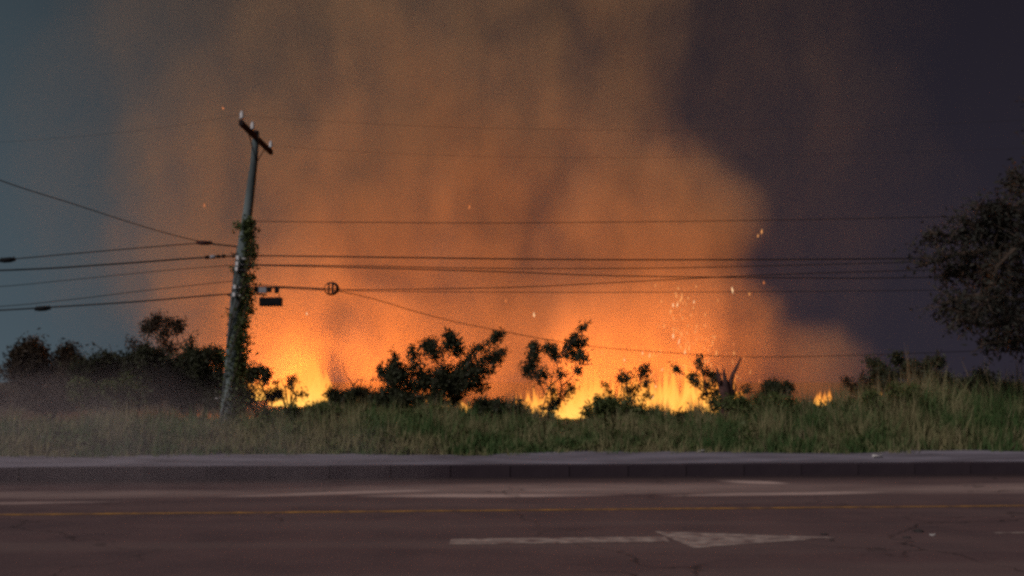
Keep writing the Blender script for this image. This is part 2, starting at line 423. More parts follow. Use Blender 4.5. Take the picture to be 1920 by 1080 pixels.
def shrub(name, label, cat, base, d, sprays, leafm, leaf=.12, group=None, barkm=None, stem_r=.045, extra_twigs=None, dens=1.0):
    """sprays: (x0,y0,x1,y1,radius_px,leaves): leafy shoots, as seen; every one hangs on a limb from the base"""
    bp = P(base[0], base[1], d); gz = terrain_z(bp.x, bp.y); bp.z = min(bp.z, gz) - .05 if bp.z < gz + .3 else bp.z
    if bp.z > gz: bp.z = gz - .05
    root = empty(name, bp); tag(root, label, cat, group)
    parts = []; wood = MB(); nodes = [(bp, stem_r)]
    sprays = sorted(sprays, key=lambda q: -q[1])
    for (x0, y0, x1, y1, r, n) in sprays:
        n = int(n * dens * (1.5 if leaf < .115 else 1.9))
        dd0 = d + random.uniform(-.5, .5); dd1 = dd0 + random.uniform(-.4, .4)
        A = P(x0, y0, dd0); B = P(x1, y1, dd1); rr = 1.2 * r * d / FPX
        lower = [q for q in nodes if q[0].z < A.z - .12] or nodes[:1]
        src, sr = min(lower, key=lambda q: (q[0] - A).length * 1.0 + .9 * abs(q[0].x - A.x) + (0 if q[0].z < A.z else 1))
        jj = .12 * (A - src).length
        mid = src.lerp(A, .5) + Vector((random.uniform(-jj, jj), random.uniform(-jj, jj), random.uniform(-jj * .3, jj)))
        r1 = max(sr * .78, .009)
        wood.add(tube([src, mid, A, B], [sr * .9, (sr + r1) / 2 * .9, r1 * .8, .006], 5))
        nodes.append((mid, (sr + r1) / 2)); nodes.append((A, r1))
        ln = max((B - A).length, .01)
        # twigs, with leaves sitting in small tufts along each twig
        nt_ = max(4, n // 16)
        t = rng.random(nt_); c0 = np.array(A)[None] + (np.array(B) - np.array(A))[None] * t[:, None]
        dirs = rng.normal(size=(nt_, 3)); dirs /= np.linalg.norm(dirs, axis=1, keepdims=True)
        fall = (1 - .45 * t)[:, None]
        tips = c0 + dirs * rr * fall * rng.uniform(.45, 1.15, (nt_, 1)); 
        for k in range(min(nt_, 40)):
            wood.add(tube([c0[k], (c0[k] + tips[k]) / 2 + rng.normal(0, .02, 3), tips[k]], [.012, .008, .004], 3, False))
        per = max(3, n // nt_)
        s = rng.random((nt_, per, 1)) ** .6
        ce = c0[:, None] + (tips - c0)[:, None] * s + rng.normal(0, .04 + .16 * rr, (nt_, per, 3))
        parts.append(leaf_mesh(ce.reshape(-1, 3), np.repeat(dirs * .8, per, 0), leaf * (1.0 if leaf < .115 else .88), 2.7))
    if extra_twigs:
        for tw in extra_twigs:
            pts = [P(x, y, d + random.uniform(-.1, .1)) for (x, y) in tw]
            wood.add(tube(pts, [max(.022 * (1 - i / len(pts)), .007) for i in range(len(pts))], 4))
    wood.build('trunk', barkm or M['bark'], root)
    if parts:
        V, F = join(parts); mk_np('crown', V, F, leafm, root)
    return root
def fill(cx, cy, rx, ry_, r, n, each):
    out = []
    for k in range(n):
        a = random.uniform(0, 2 * math.pi); q = math.sqrt(random.random())
        x = cx + rx * q * math.cos(a); y = cy + ry_ * q * math.sin(a)
        out.append((x, y, x + random.uniform(-r, r), y - random.uniform(0, r), r * random.uniform(.7, 1.2), each))
    return out
random.seed(3)
G1 = 'dark shrubs along the left of the fire'
shrub('shrub', 'dark dome-shaped shrub at the left end of the row, under the pale sky', 'shrub', (75, 770), 29,
      fill(75, 700, 75, 38, 24, 26, 330) + fill(90, 745, 95, 14, 20, 12, 260) + [(70, 665, 72, 652, 20, 260), (45, 670, 30, 662, 16, 160), (110, 668, 130, 662, 16, 160), (-20, 700, -60, 690, 40, 500)], M['leaf_red'], .12, G1)
shrub('shrub', 'low dark shrub with loose top between the dome-shaped shrub and the twiggy tree', 'shrub', (190, 775), 28.5,
      fill(200, 715, 60, 30, 22, 20, 300) + fill(200, 750, 70, 10, 20, 8, 260) + [(150, 690, 140, 680, 14, 90), (220, 690, 230, 672, 14, 70)], M['leaf_dark'], .11, G1)
shrub('shrub', 'bright green leafy shrub in front of the dark ones left of the pole', 'shrub', (215, 790), 25.5,
      fill(205, 738, 70, 18, 18, 16, 170), M['leaf_green'], .10, G1)
shrub('tree', 'small twiggy tree with a sparse round top standing left of the leaning pole', 'tree', (300, 770), 30,
      fill(308, 615, 34, 14, 13, 14, 75) + fill(290, 665, 55, 25, 15, 14, 60) + [(350, 640, 362, 632, 9, 40), (255, 650, 245, 640, 9, 40)], M['leaf_red'], .10,
      extra_twigs=[[(300, 740), (270, 690), (245, 650), (235, 630)], [(300, 740), (330, 690), (350, 650), (362, 628)], [(290, 730), (235, 690), (190, 655), (172, 640)], [(300, 720), (300, 660), (285, 600)], [(300, 720), (320, 660), (330, 602)], [(240, 720), (215, 680), (205, 645)]])
shrub('shrub', 'dark bushy shrub under the small twiggy tree, left of the pole', 'shrub', (265, 775), 28.2, fill(262, 700, 45, 28, 20, 16, 240), M['leaf_dark'], .12, G1)
shrub('shrub', 'broad black shrub directly left of and behind the leaning pole', 'shrub', (370, 775), 29,
      fill(345, 712, 75, 32, 22, 30, 330) + fill(385, 672, 35, 12, 14, 9, 200) + fill(350, 750, 80, 10, 20, 10, 260), M['leaf_dark'], .12, G1)
shrub('shrub', 'black shrub sloping down from the right side of the pole to the bright flames', 'shrub', (455, 780), 29,
      [(445, 695, 450, 680, 22, 350), (465, 705, 475, 695, 18, 300), (480, 700, 497, 692, 9, 120), (495, 705, 503, 698, 7, 60), (455, 740, 470, 735, 28, 500), (430, 720, 440, 710, 30, 400), (500, 745, 520, 738, 14, 180), (484, 712, 506, 712, 8, 70)], M['leaf_dark'], .12)
shrub('shrub', 'small spiky shrub silhouetted against the brightest flames right of the pole', 'shrub', (545, 775), 29.5,
      [(540, 728, 548, 712, 10, 80), (548, 715, 556, 707, 6, 36), (520, 728, 518, 716, 6, 40), (555, 742, 575, 742, 9, 90), (530, 745, 520, 740, 12, 130)], M['leaf_dark'], .09,
      extra_twigs=[[(545, 760), (545, 730), (550, 704)], [(545, 755), (552, 725), (560, 708)], [(540, 760), (535, 730), (527, 712)]])
shrub('dead_twig', 'bare curved twig sticking up from the dark mound right of the brightest flames', 'twig', (668, 745), 31, [], M['leaf_dark'], .1,
      extra_twigs=[[(668, 745), (660, 718), (650, 706), (645, 692), (643, 680)], [(662, 722), (672, 712), (685, 714)], [(672, 745), (676, 722), (680, 706)]])
shrub('shrub', 'flat dark scrub covering the mound beside the bare curved twig', 'shrub', (650, 765), 31,
      fill(648, 745, 60, 7, 10, 18, 170), M['leaf_dark'], .10)
shrub('shrub', 'large dark shrub with long leafy shoots reaching right, left of centre', 'shrub', (825, 785), 28,
      fill(750, 722, 38, 25, 20, 10, 150) + fill(830, 715, 60, 28, 22, 13, 150) + fill(790, 750, 85, 8, 18, 10, 230)
      + [(830, 655, 850, 628, 15, 200), (800, 660, 806, 640, 13, 110), (850, 640, 862, 660, 13, 190), (815, 670, 810, 650, 15, 170), (845, 635, 838, 626, 10, 110),
         (880, 665, 910, 645, 9, 90), (905, 650, 938, 628, 10, 120), (925, 640, 943, 622, 7, 50), (885, 690, 920, 665, 12, 170), (915, 670, 952, 657, 10, 130), (925, 680, 940, 672, 9, 80),
         (890, 700, 920, 695, 14, 160), (780, 690, 775, 660, 13, 110), (748, 690, 738, 668, 10, 60), (722, 708, 710, 692, 9, 50), (870, 690, 880, 670, 14, 150), (740, 668, 738, 658, 6, 20), (776, 660, 772, 652, 6, 26), (790, 655, 800, 636, 9, 55), (860, 720, 900, 722, 20, 220)],
      M['leaf_dark'], .13, extra_twigs=[[(830, 740), (870, 690), (900, 655), (940, 625)], [(830, 740), (880, 700), (915, 672), (952, 658)]])
shrub('tree', 'young tree with pale bent stem and gappy crown standing in the centre', 'tree', (1012, 790), 27,
      [(1000, 680, 1003, 650, 15, 190), (998, 700, 992, 675, 14, 170), (1010, 712, 1020, 700, 13, 110), (995, 655, 1005, 646, 8, 60), (988, 695, 982, 698, 8, 40),
       (1060, 665, 1085, 640, 15, 200), (1045, 660, 1030, 650, 12, 110), (1068, 645, 1078, 630, 9, 80), (1078, 636, 1092, 615, 6, 60), (1092, 616, 1105, 604, 4, 22), (1085, 665, 1096, 675, 11, 110),
       (1048, 702, 1058, 698, 9, 60), (1078, 700, 1088, 690, 8, 40), (1062, 738, 1072, 728, 11, 70), (1035, 735, 1040, 728, 8, 40), (1040, 670, 1042, 660, 9, 60), (1090, 648, 1096, 640, 8, 50), (1070, 660, 1080, 672, 10, 80), (1030, 765, 1045, 757, 16, 160), (1026, 665, 1030, 655, 7, 30)],
      M['leaf_dark'], .12, stem_r=.035, extra_twigs=[[(1012, 790), (1022, 750), (1034, 715), (1041, 675)], [(1041, 676), (1062, 655), (1080, 632), (1105, 602)], [(1022, 740), (1010, 712), (1000, 680)], [(1030, 725), (1055, 705), (1082, 695)]])
G2 = 'small shrubs in front of the flames'
shrub('shrub', 'small two-lobed shrub in front of the yellow flames right of the young tree', 'shrub', (1185, 785), 28,
      [(1175, 715, 1170, 702, 13, 120), (1200, 705, 1206, 694, 12, 130), (1208, 722, 1212, 715, 10, 80), (1165, 712, 1160, 706, 8, 50), (1180, 735, 1190, 728, 13, 130), (1205, 742, 1222, 740, 8, 50), (1210, 698, 1212, 690, 6, 30), (1180, 755, 1170, 752, 18, 200)], M['leaf_dark'], .10, G2, stem_r=.025)
shrub('shrub', 'thin leaning sprig of shrub just right of the young tree', 'shrub', (1155, 780), 28,
      [(1140, 730, 1134, 722, 7, 45), (1148, 740, 1144, 734, 6, 30), (1125, 755, 1122, 748, 12, 110), (1150, 752, 1154, 750, 8, 60)], M['leaf_dark'], .09, G2, stem_r=.018)
shrub('shrub', 'open shrub with leaf tufts on thin stems leaning beside the split dead trunk', 'shrub', (1335, 790), 27.5,
      [(1268, 693, 1264, 688, 6, 40), (1273, 698, 1270, 694, 5, 25), (1312, 680, 1310, 670, 8, 65), (1310, 690, 1314, 684, 7, 50), (1295, 712, 1298, 702, 9, 80), (1305, 718, 1300, 712, 10, 80), (1320, 700, 1324, 694, 8, 40), (1332, 705, 1336, 696, 8, 60), (1325, 728, 1320, 722, 11, 90), (1340, 715, 1338, 705, 9, 60), (1315, 745, 1322, 740, 9, 50), (1340, 742, 1345, 735, 10, 90), (1345, 765, 1340, 755, 20, 200)], M['leaf_dark'], .10, G2, stem_r=.02,
      extra_twigs=[[(1340, 780), (1330, 745), (1300, 720), (1268, 692)], [(1335, 770), (1322, 720), (1311, 672)]])
random.seed(44)
shrub('shrub', 'low dark scrub joining the large dark shrub to the young tree', 'shrub', (940, 795), 26, fill(925, 765, 55, 8, 13, 12, 110), M['leaf_dark'], .11, stem_r=.02)
shrub('shrub', 'low dark scrub in front of the flames between the two-lobed shrub and the open shrub', 'shrub', (1255, 800), 26, fill(1250, 785, 50, 6, 11, 11, 90), M['leaf_dark'], .11, stem_r=.02)
shrub('shrub', 'low dark green scrub in the grass below the small separate fire', 'shrub', (1540, 800), 25.5, fill(1535, 775, 75, 9, 14, 14, 100), M['leaf_green'], .11, stem_r=.02)
shrub('shrub', 'spiky low shrub in the grass at the foot of the large dark shrub', 'shrub', (790, 805), 24.5, fill(770, 780, 80, 8, 13, 14, 90), M['leaf_green'], .11, stem_r=.02)
shrub('shrub', 'low weedy shrub in the grass just right of the pole foot', 'shrub', (560, 805), 24.5, fill(560, 782, 85, 8, 13, 14, 90), M['leaf_green'], .11, stem_r=.02)
shrub('shrub', 'tall weedy green shrub among the grass below the flat-topped right shrub', 'shrub', (1690, 800), 24, fill(1700, 755, 80, 20, 15, 18, 90), M['leaf_green'], .11, stem_r=.02)
# broad-leaved weeds scattered through the verge
parts = []
for k in range(520):
    px = random.uniform(-200, 2120); d = random.uniform(21.3, 25.5); x = (px - 960) / FPX * d; y = d + x * YAW
    h = random.uniform(.15, .75) * min(1, .45 + (d - 21.3)); n = random.randint(16, 46)
    c = np.array([x, y, terrain_z(x, y) + h * .6]) + rng.normal(0, 1, (n, 3)) * np.array([.12, .12, h * .33])
    c[:, 2] = np.maximum(c[:, 2], .16)
    parts.append(leaf_mesh(c, np.array([0, -.2, .6]), random.uniform(.06, .12), 1.8))
V, F = join(parts)
tag(mk_np('weeds', V, F, M['leaf_green']), 'broad-leaved green weeds scattered through the roadside grass', None, kind='stuff')
# split dead trunk
root = tag(empty('dead_tree', P(1362, 790, 26.5)), 'split dead trunk with jagged broken prongs and one thin upright limb', 'dead tree')
root.location.z = .1
q = MB()
D = 26.5
def lt(pts, rad, sides=7): q.add(tube([P(x, y, D + o) for (x, y, o) in pts], [r_ * D / FPX for r_ in rad], sides))
lt([(1362, 792, 0), (1362, 765, 0), (1360, 745, 0), (1352, 722, .05), (1347, 706, .05), (1344, 690, .0)], [13, 12, 9, 5.5, 4, 1.2])
lt([(1362, 760, 0), (1363, 738, -.05), (1360, 715, -.05), (1358, 703, 0), (1357, 690, 0)], [9, 7, 5, 3.2, .8])
lt([(1365, 765, 0), (1369, 738, .05), (1370, 715, .1), (1374, 702, .1), (1381, 689, .1), (1386, 679, .1), (1389, 671, .1)], [9, 7.5, 5, 3.6, 2.8, 2.4, 1.9])
lt([(1352, 722, 0), (1349, 708, 0), (1351, 698, 0)], [4, 3, .7], 5)
lt([(1376, 745, 0), (1379, 728, 0), (1377, 716, 0)], [3, 2, .7], 5)
q.build('trunk', M['burnt'], root, True)
shrub('shrub', 'dark rounded shrub in the smoke right of the split dead trunk', 'shrub', (1445, 785), 29,
      fill(1455, 730, 24, 8, 10, 9, 150) + [(1400, 735, 1397, 727, 8, 60), (1430, 745, 1440, 742, 16, 200), (1475, 738, 1480, 735, 10, 110)], M['leaf_dark'], .10, stem_r=.02)
shrub('shrub', 'wide flat-topped dark shrub between the small far fire and the big right tree', 'shrub', (1700, 775), 28,
      [(1640, 682, 1628, 674, 9, 110), (1655, 690, 1645, 684, 10, 120), (1690, 682, 1680, 668, 14, 170), (1700, 690, 1720, 684, 12, 170), (1735, 690, 1760, 675, 13, 190), (1755, 685, 1768, 678, 10, 110)] + fill(1705, 712, 70, 16, 18, 16, 130), M['leaf_dark'], .12)
shrub('shrub', 'low dark scrubby shrub at the right edge beneath the big tree', 'shrub', (1880, 790), 27,
      fill(1860, 730, 70, 26, 18, 16, 90), M['leaf_dark'], .11)
shrub('shrub', 'small reddish shrub glowing beside the small far fire', 'shrub', (1605, 775), 33,
      fill(1605, 722, 22, 12, 10, 8, 70), M['leaf_red'], .10, stem_r=.02)
shrub('shrub', 'bushy dark green shrub in the grass below the yellow flames', 'shrub', (1130, 800), 25,
      fill(1150, 772, 60, 10, 15, 14, 120), M['leaf_green'], .10, stem_r=.02)
shrub('shrub', 'bushy dark green shrub in the grass at the foot of the split dead trunk', 'shrub', (1400, 800), 25,
      fill(1410, 760, 60, 12, 15, 14, 120), M['leaf_green'], .10, stem_r=.02)

# big tree at the right edge
D = 24.0
tb = P(2060, 790, D); tb.z = .1
root = tag(empty('tree', tb), 'big dark tree whose leafy boughs hang in from the right edge', 'tree')
random.seed(11)
w = MB()
t1 = P(2050, 560, D); t2 = P(2010, 430, D)
w.add(tube([tb, tb.lerp(t1, .5) + Vector((.1, 0, 0)), t1, t2, P(1990, 300, D), P(1980, 180, D)], [.34, .27, .22, .16, .1, .04], 9))
bough = [((2040, 540), (1960, 470), (1880, 440), (1800, 445), (1745, 437)), ((2040, 560), (1960, 520), (1890, 500), (1820, 500), (1770, 515)), ((2020, 470), (1950, 410), (1880, 390), (1830, 392)),
         ((2045, 580), (1970, 570), (1890, 560), (1830, 555), (1775, 565)), ((2045, 600), (1980, 600), (1910, 600), (1850, 610), (1795, 600)), ((2010, 430), (1960, 370), (1920, 345), (1900, 335)),
         ((2050, 600), (1980, 630), (1900, 640), (1850, 640)), ((2045, 500), (1950, 450), (1870, 465), (1790, 478), (1722, 500)), ((2040, 500), (1990, 350), (1960, 260), (1950, 200)), ((2040, 520), (1960, 440), (1890, 415), (1840, 425), (1800, 415)), ((2045, 570), (1970, 545), (1900, 530), (1840, 525)), ((2030, 470), (1960, 430), (1915, 455), (1870, 500), (1850, 560)), ((2045, 590), (1960, 590), (1880, 580), (1810, 590), (1765, 575)), ((2050, 560), (2120, 450), (2180, 400), (2240, 380)), ((2050, 500), (2110, 350), (2150, 260))]
parts = []
for b in bough:
    dd = D + random.uniform(-1.6, 1.4)
    pts = [P(x, y, D + (dd - D) * i / (len(b) - 1)) for i, (x, y) in enumerate(b)]
    w.add(tube(pts, [.08 * (1 - i / len(pts)) + .012 for i in range(len(pts))], 6))
    ptn = np.array([tuple(p) for p in pts]); m = len(pts)
    nt_ = 64
    for k in range(nt_):
        s = random.uniform(.35, 1.0) * (m - 1); i0 = min(int(s), m - 2); c0 = ptn[i0] + (ptn[i0 + 1] - ptn[i0]) * (s - i0)
        dr = np.array([random.gauss(-.25, 1), random.gauss(0, .7), random.gauss(-.15, .8)]); dr /= np.linalg.norm(dr)
        ln = random.uniform(.2, .95) * (1.15 - .5 * s / (m - 1)); tip = c0 + dr * ln
        w.add(tube([c0, (c0 + tip) / 2 + rng.normal(0, .05, 3), tip], [.018, .012, .005], 3, False))
        ss = rng.random((10, 1)) ** .7
        parts.append(leaf_mesh(c0 + (tip - c0) * ss + rng.normal(0, .10, (10, 3)), dr * .8, .125, 2.5))
w.build('trunk', M['bark'], root)
V, F = join(parts); mk_np('crown', V, F, M['leaf_grey'], root)

# ------------------------------------------------------------------ utility pole
D = 27.0
pb = P(424, 770, D); pb.z = .12
pt = P(478, 248, D)
pole = tag(empty('utility_pole', pb), 'leaning grey concrete utility pole with a crossarm, tangled in cables and vines', 'utility pole')
def pc(py):   # centre of the pole at photo row py
    t = (770 - py) / (770 - 248); return pb.lerp(pt, t)
pts = [pb - Vector((0, 0, .2)), pb] + [pb.lerp(pt, t) for t in (.15, .3, .45, .6, .75, .9, 1)]
pts = [p + Vector((.05 * math.sin(i * 1.1), 0, 0)) for i, p in enumerate(pts)]
mk('shaft', *tube(pts, [.26, .25, .225, .195, .17, .145, .12, .095, .08], 14), M['concrete_pole'], pole, True)
mk('cap', *tube([pt + Vector((.02, 0, -.05)), pt + Vector((.02, 0, .04))], [.10, .07], 12), M['wood_arm'], pole, True)
al, arr_ = P(443, 230, D - 1.7), P(501, 286, D + 1.9)
dirn = (arr_ - al).normalized(); midp = (al + arr_) / 2
rotm = dirn.to_track_quat('Y', 'Z').to_matrix()
MB().box(midp + Vector((.11, 0, 0)), (.10, (arr_ - al).length, .13), rotm).build('crossarm', M['wood_arm'], pole)
for s_, e_ in ((-.75, al), (.75, arr_)):
    a_ = pc(300) + Vector((.12, 0, 0)); b_ = midp + dirn * (arr_ - al).length * .28 * (1 if s_ > 0 else -1) + Vector((.11, 0, -.05))
    mk('arm_brace', *tube([a_, b_], .014, 6), M['wood_arm'], pole)
def insulator(p):
    mk('insulator', *tube([p, p + Vector((0, 0, .05)), p + Vector((0, 0, .055)), p + Vector((0, 0, .10)), p + Vector((0, 0, .105)), p + Vector((0, 0, .16)), p + Vector((0, 0, .165)), p + Vector((0, 0, .21)), p + Vector((0, 0, .25))],
                      [.03, .03, .065, .05, .03, .06, .05, .035, .025], 10), M['porcelain'], pole, True)
ins = [al + dirn * .08 + Vector((.11, 0, .06)), arr_ - dirn * .08 + Vector((.11, 0, .06)), midp - dirn * .55 + Vector((.11, 0, .06))]
for p in ins: insulator(p)
for py in (466, 476, 485, 515, 528):   # steel bands and enlarged bolts, coloured white for their glints
    c_ = pc(py)
    rr = .085 + .13 * (py - 248) / 522 + .012
    mk('steel_band', *tube([c_ - Vector((0, 0, .018)), c_ + Vector((0, 0, .018))], rr, 14, False), M['steel'], pole, True)
    MB().box(c_ + Vector((-.05, -rr - .10, 0)), (.06, .20, .10)).build('band_bolt', M['steel'], pole)
# side brackets holding the cables
for py, sd_ in ((458, -1), (481, 1), (480, -1), (534, 1), (528, -1), (551, -1)):
    c_ = pc(py)
    mk('cable_bracket', *tube([c_, c_ + Vector((sd_ * .26, -.05, .0)), c_ + Vector((sd_ * .3, -.05, .04))], [.02, .018, .018], 6), M['black_plastic'], pole)
# vine on the pole
random.seed(5)
vb = pb + Vector((.2, -.15, 0))
vine = tag(empty('climbing_vine', vb), 'green climbing vine wrapped up the right side of the leaning utility pole', 'vine')
w = MB(); parts = []
for k in range(5):
    pts = []
    for i in range(16):
        py = 775 - (775 - (405 + k * 25)) * i / 15; c_ = pc(min(py, 770)); a = k * 1.3 + i * .45
        pts.append(c_ + Vector((.08 + .2 * math.cos(a), -.18 + .1 * math.sin(a), 0)))
    w.add(tube(pts, .014, 4))
w.build('stem', M['bark'], vine)
for py in np.arange(403, 775, 4.0):
    c_ = pc(min(py, 770)); amt = 1.0
    if py < 425: amt = 1.6
    elif py < 530: amt = .45 + .5 * (random.random() < .3)
    elif py < 600: amt = .9
    else: amt = 1.5
    sh = .09 if 440 < py < 560 else 0.
    n = int(60 * amt); sp2 = .075 + .00022 * (py - 400)
    off = np.array([sh + .11 + .0002 * (py - 400) + random.gauss(0, .02), -.10, 0])
    if random.random() < .1 and py < 640: off[0] -= .3; n //= 2
    ce = np.array(tuple(c_)) + off + rng.normal(0, 1, (n, 3)) * np.array([sp2, .09, .06])
    parts.append(leaf_mesh(ce, np.zeros(3), .085, 1.6))
V, F = join(parts); mk_np('leaves', V, F, M['leaf_green'], vine)

# ------------------------------------------------------------------ overhead cables
def curve(pts, n=48):
    """smooth run through pixel points (px,py,dist)"""
    a = np.array(pts, float); t = np.linspace(0, 1, len(a)); tt = np.linspace(0, 1, n)
    cs = []
    # cubic through points (natural parametrisation, Catmull-Rom)
    for u in tt:
        s = u * (len(a) - 1); i = min(int(s), len(a) - 2); f = s - i
        p0, p1, p2, p3 = a[max(i - 1, 0)], a[i], a[i + 1], a[min(i + 2, len(a) - 1)]
        if i == 0: p0 = 2 * p1 - p2
        if i == len(a) - 2: p3 = 2 * p2 - p1
        cs.append(.5 * ((2 * p1) + (-p0 + p2) * f + (2 * p0 - 5 * p1 + 4 * p2 - p3) * f ** 2 + (-p0 + 3 * p1 - 3 * p2 + p3) * f ** 3))
    return [P(*c) for c in cs]
def cable(label, pts, r=.012, m=None, group='overhead cables'):
    V, F = tube(curve(pts), r, 6)
    o = mk('overhead_cable', V, F, m or M['cable'], None, True); tag(o, label, 'cable', group)
    return o
Q = 27.0
cable('lone cable running right from the pole above all the others', [(462, 415, Q), (700, 417, Q), (960, 418, Q + .5), (1430, 413, Q + 1.5), (1920, 403, Q + 2), (2600, 385, Q + 4)], .009)
cable('thick dark cable running right from the pole, topmost of the close bundle', [(458, 479, Q), (700, 482, Q), (1000, 486, Q + .5), (1300, 487, Q + 1), (1750, 484, Q + 2), (2600, 470, Q + 4)], .017)
cable('thin cable second from top in the bundle right of the pole', [(456, 496, Q), (700, 499, Q), (900, 503, Q + .4), (1200, 503, Q + 1), (1500, 497, Q + 1.4), (1920, 486, Q + 2), (2600, 470, Q + 4)], .011)
cable('cable third from top in the bundle, sinking lowest toward the right', [(454, 497, Q - .3), (640, 501, Q - .2), (950, 510, Q), (1150, 517, Q + .5), (1500, 521, Q + 1), (1750, 520, Q + 1.4), (2600, 505, Q + 3)], .013)
cable('cable through the round coil, rising to meet the bundle on the right', [(452, 533, Q), (607, 541, Q), (700, 543, Q), (950, 539, Q + .4), (1150, 530, Q + .6), (1450, 515, Q + 1), (1920, 500, Q + 2), (2600, 470, Q + 4)], .011)
cable('faint low cable running level right of the round coil', [(452, 536, Q + .3), (640, 545, Q + .3), (1000, 548, Q + .4), (1400, 547, Q + 1), (1920, 542, Q + 2), (2600, 530, Q + 4)], .008)
cable('slack drop cable sinking from the round coil past the young tree', [(450, 536, Q - .4), (640, 547, Q), (800, 590, Q + 1), (900, 613, Q + 1.6), (1090, 647, Q + 3), (1250, 661, Q + 4), (1400, 669, Q + 5), (1640, 665, Q + 7), (2300, 640, Q + 10)], .010)
cable('thin high wire running right from the near insulator of the crossarm', [(446, 216, Q - 1.6), (700, 232, Q - 1.4), (1000, 242, Q - 1), (1400, 243, Q), (1920, 225, Q), (2600, 180, Q + 2)], .0032, M['cable_worn'])
cable('thin high wire running right from the far insulator of the crossarm', [(503, 273, Q + 1.8), (700, 286, Q + 2), (1000, 295, Q + 2), (1400, 293, Q + 3), (1920, 278, Q + 3), (2600, 250, Q + 5)], .0032, M['cable_worn'])
cable('thin high wire running left from the near insulator of the crossarm', [(446, 216, Q - 1.6), (300, 240, Q - 1.8), (120, 258, Q - 2), (-80, 268, Q - 2.2), (-500, 262, Q - 3)], .003, M['cable_worn'])
cable('cable sloping steeply up to the left edge from the pole', [(445, 462, Q), (372, 452, Q - 1), (270, 425, Q - 3), (130, 380, Q - 5.5), (0, 338, Q - 7.5), (-260, 240, Q - 11)], .010)
cable('cable carrying the red-brown splice, upper left of the pole', [(445, 463, Q), (400, 458, Q), (375, 456, Q), (200, 470, Q - .5), (30, 485, Q - 1), (-80, 492, Q - 1.2), (-500, 505, Q - 3)], .013)
cable('thickest cable left of the pole, carrying a grey splice', [(442, 480, Q), (400, 482, Q), (350, 485, Q), (200, 496, Q - .5), (0, 507, Q - 1), (-500, 520, Q - 3)], .020)
cable('thin faint cable just below the thickest one left of the pole', [(440, 497, Q + .2), (300, 508, Q), (120, 526, Q - .5), (-60, 541, Q - 1), (-500, 560, Q - 3)], .008)
cable('thin cable between the faint one and the lowest left of the pole', [(436, 527, Q + .2), (270, 545, Q), (120, 563, Q - .5), (-40, 577, Q - 1), (-500, 600, Q - 3)], .009)
cable('lowest thick cable left of the pole, ending in a black splice', [(500, 553, Q), (435, 551, Q), (250, 566, Q - .3), (95, 576, Q - .6), (30, 580, Q - .8), (-60, 584, Q - 1), (-500, 600, Q - 3)], .018)
# coil of spare cable
cc = P(620.5, 541, Q - .05)
coil = tag(empty('cable_coil', cc), 'round coil of spare cable hung on a cable right of the pole', 'cable coil')
q = MB()
for k in range(5):
    rx, rz = .155 + .008 * k, .135 + .008 * k; ox = (k - 2) * .006; oy = (k - 2) * .014
    q.add(tube([cc + Vector((ox + rx * math.cos(a), oy, rz * math.sin(a))) for a in np.linspace(0, 2 * math.pi, 25)], .010, 5, False))
q.build('loop', M['cable'], coil, True)
MB().box(cc + Vector((-.052, 0, 0)), (.035, .08, .27)).box(cc + Vector((.045, 0, 0)), (.045, .08, .29)).build('strap', M['cable'], coil)
# splices
def splice(name, label, px, py, d, length, r, m, dz=(0, 0), ends=True, cat='splice closure'):
    c = P(px, py, d); a = Vector((-length / 2, 0, -dz[0])); b = Vector((length / 2, 0, dz[0]))
    root = tag(empty(name, c), label, cat, 'splice closures on the cables')
    mk('casing', *tube([c + a, c + a * .92, c + a * .55, c + a * .5, c, c + b * .5, c + b * .55, c + b * .92, c + b], [r * .35, r * .7, r * .8, r, r, r, r * .8, r * .7, r * .35], 10), m, root, True)
    for s in (-.75, .75): mk('hanger', *tube([c + b * s, c + b * s + Vector((0, 0, r * 1.2))], r * .22, 5), M['cable'], root)
    return root
splice('splice_closure', 'red-brown cable splice just left of the pole', 383, 455.5, Q - .05, .42, .055, M['red_plastic'], (-.005,))
splice('splice_closure', 'black cable splice at the extreme left edge', 14, 487.5, Q - 1.05, .40, .065, M['black_plastic'], (.015,))
splice('splice_closure', 'black cable splice on the lowest cable, far left', 80, 578.5, Q - .7, .40, .062, M['black_plastic'], (.015,))
c = P(403, 482.5, Q - .06)
root = tag(empty('splice_closure', c), 'grey cable splice of several short pieces beside the pole', 'splice closure', 'splice closures on the cables')
for k, (dx, wd, m_) in enumerate(((-.2, .09, 'black_plastic'), (-.05, .13, 'grey_box'), (.09, .08, 'black_plastic'), (.22, .07, 'black_plastic'))):
    mk('casing', *tube([c + Vector((dx - wd / 2, 0, .01 * k)), c + Vector((dx + wd / 2, 0, .01 * k))], .05, 8), M[m_], root, True)
# junction box row + black box
c = P(499, 543.5, Q - .1)
root = tag(empty('junction_box', c), 'small grey and black junction fitting hung on the cable right of the pole', 'junction box')
for dx, sz in ((-.235, (.12, .10, .14)), (.085, (.10, .10, .13)), (.27, (.10, .10, .17))): MB().box(c + Vector((dx, 0, 0)), sz).build('block', M['black_plastic'], root)
MB().box(c + Vector((-.08, 0, 0)), (.19, .13, .17)).build('housing', M['grey_box'], root)
mk('rail', *tube([c + Vector((-.32, .05, .06)), c + Vector((.34, .05, .05))], .018, 6), M['black_plastic'], root)
c = P(508, 566, Q - .12)
root = tag(empty('terminal_box', c), 'black rectangular terminal box hanging below the junction fitting beside the pole', 'terminal box')
MB().box(c, (.56, .16, .225)).build('body', M['black_plastic'], root)
MB().box(c + Vector((0, -.086, 0)), (.50, .012, .17)).build('lid', M['black_plastic'], root)
for s in (-.2, .2): mk('hanger', *tube([c + Vector((s, 0, .11)), c + Vector((s + .01, 0, .2))], .012, 5), M['black_plastic'], root)

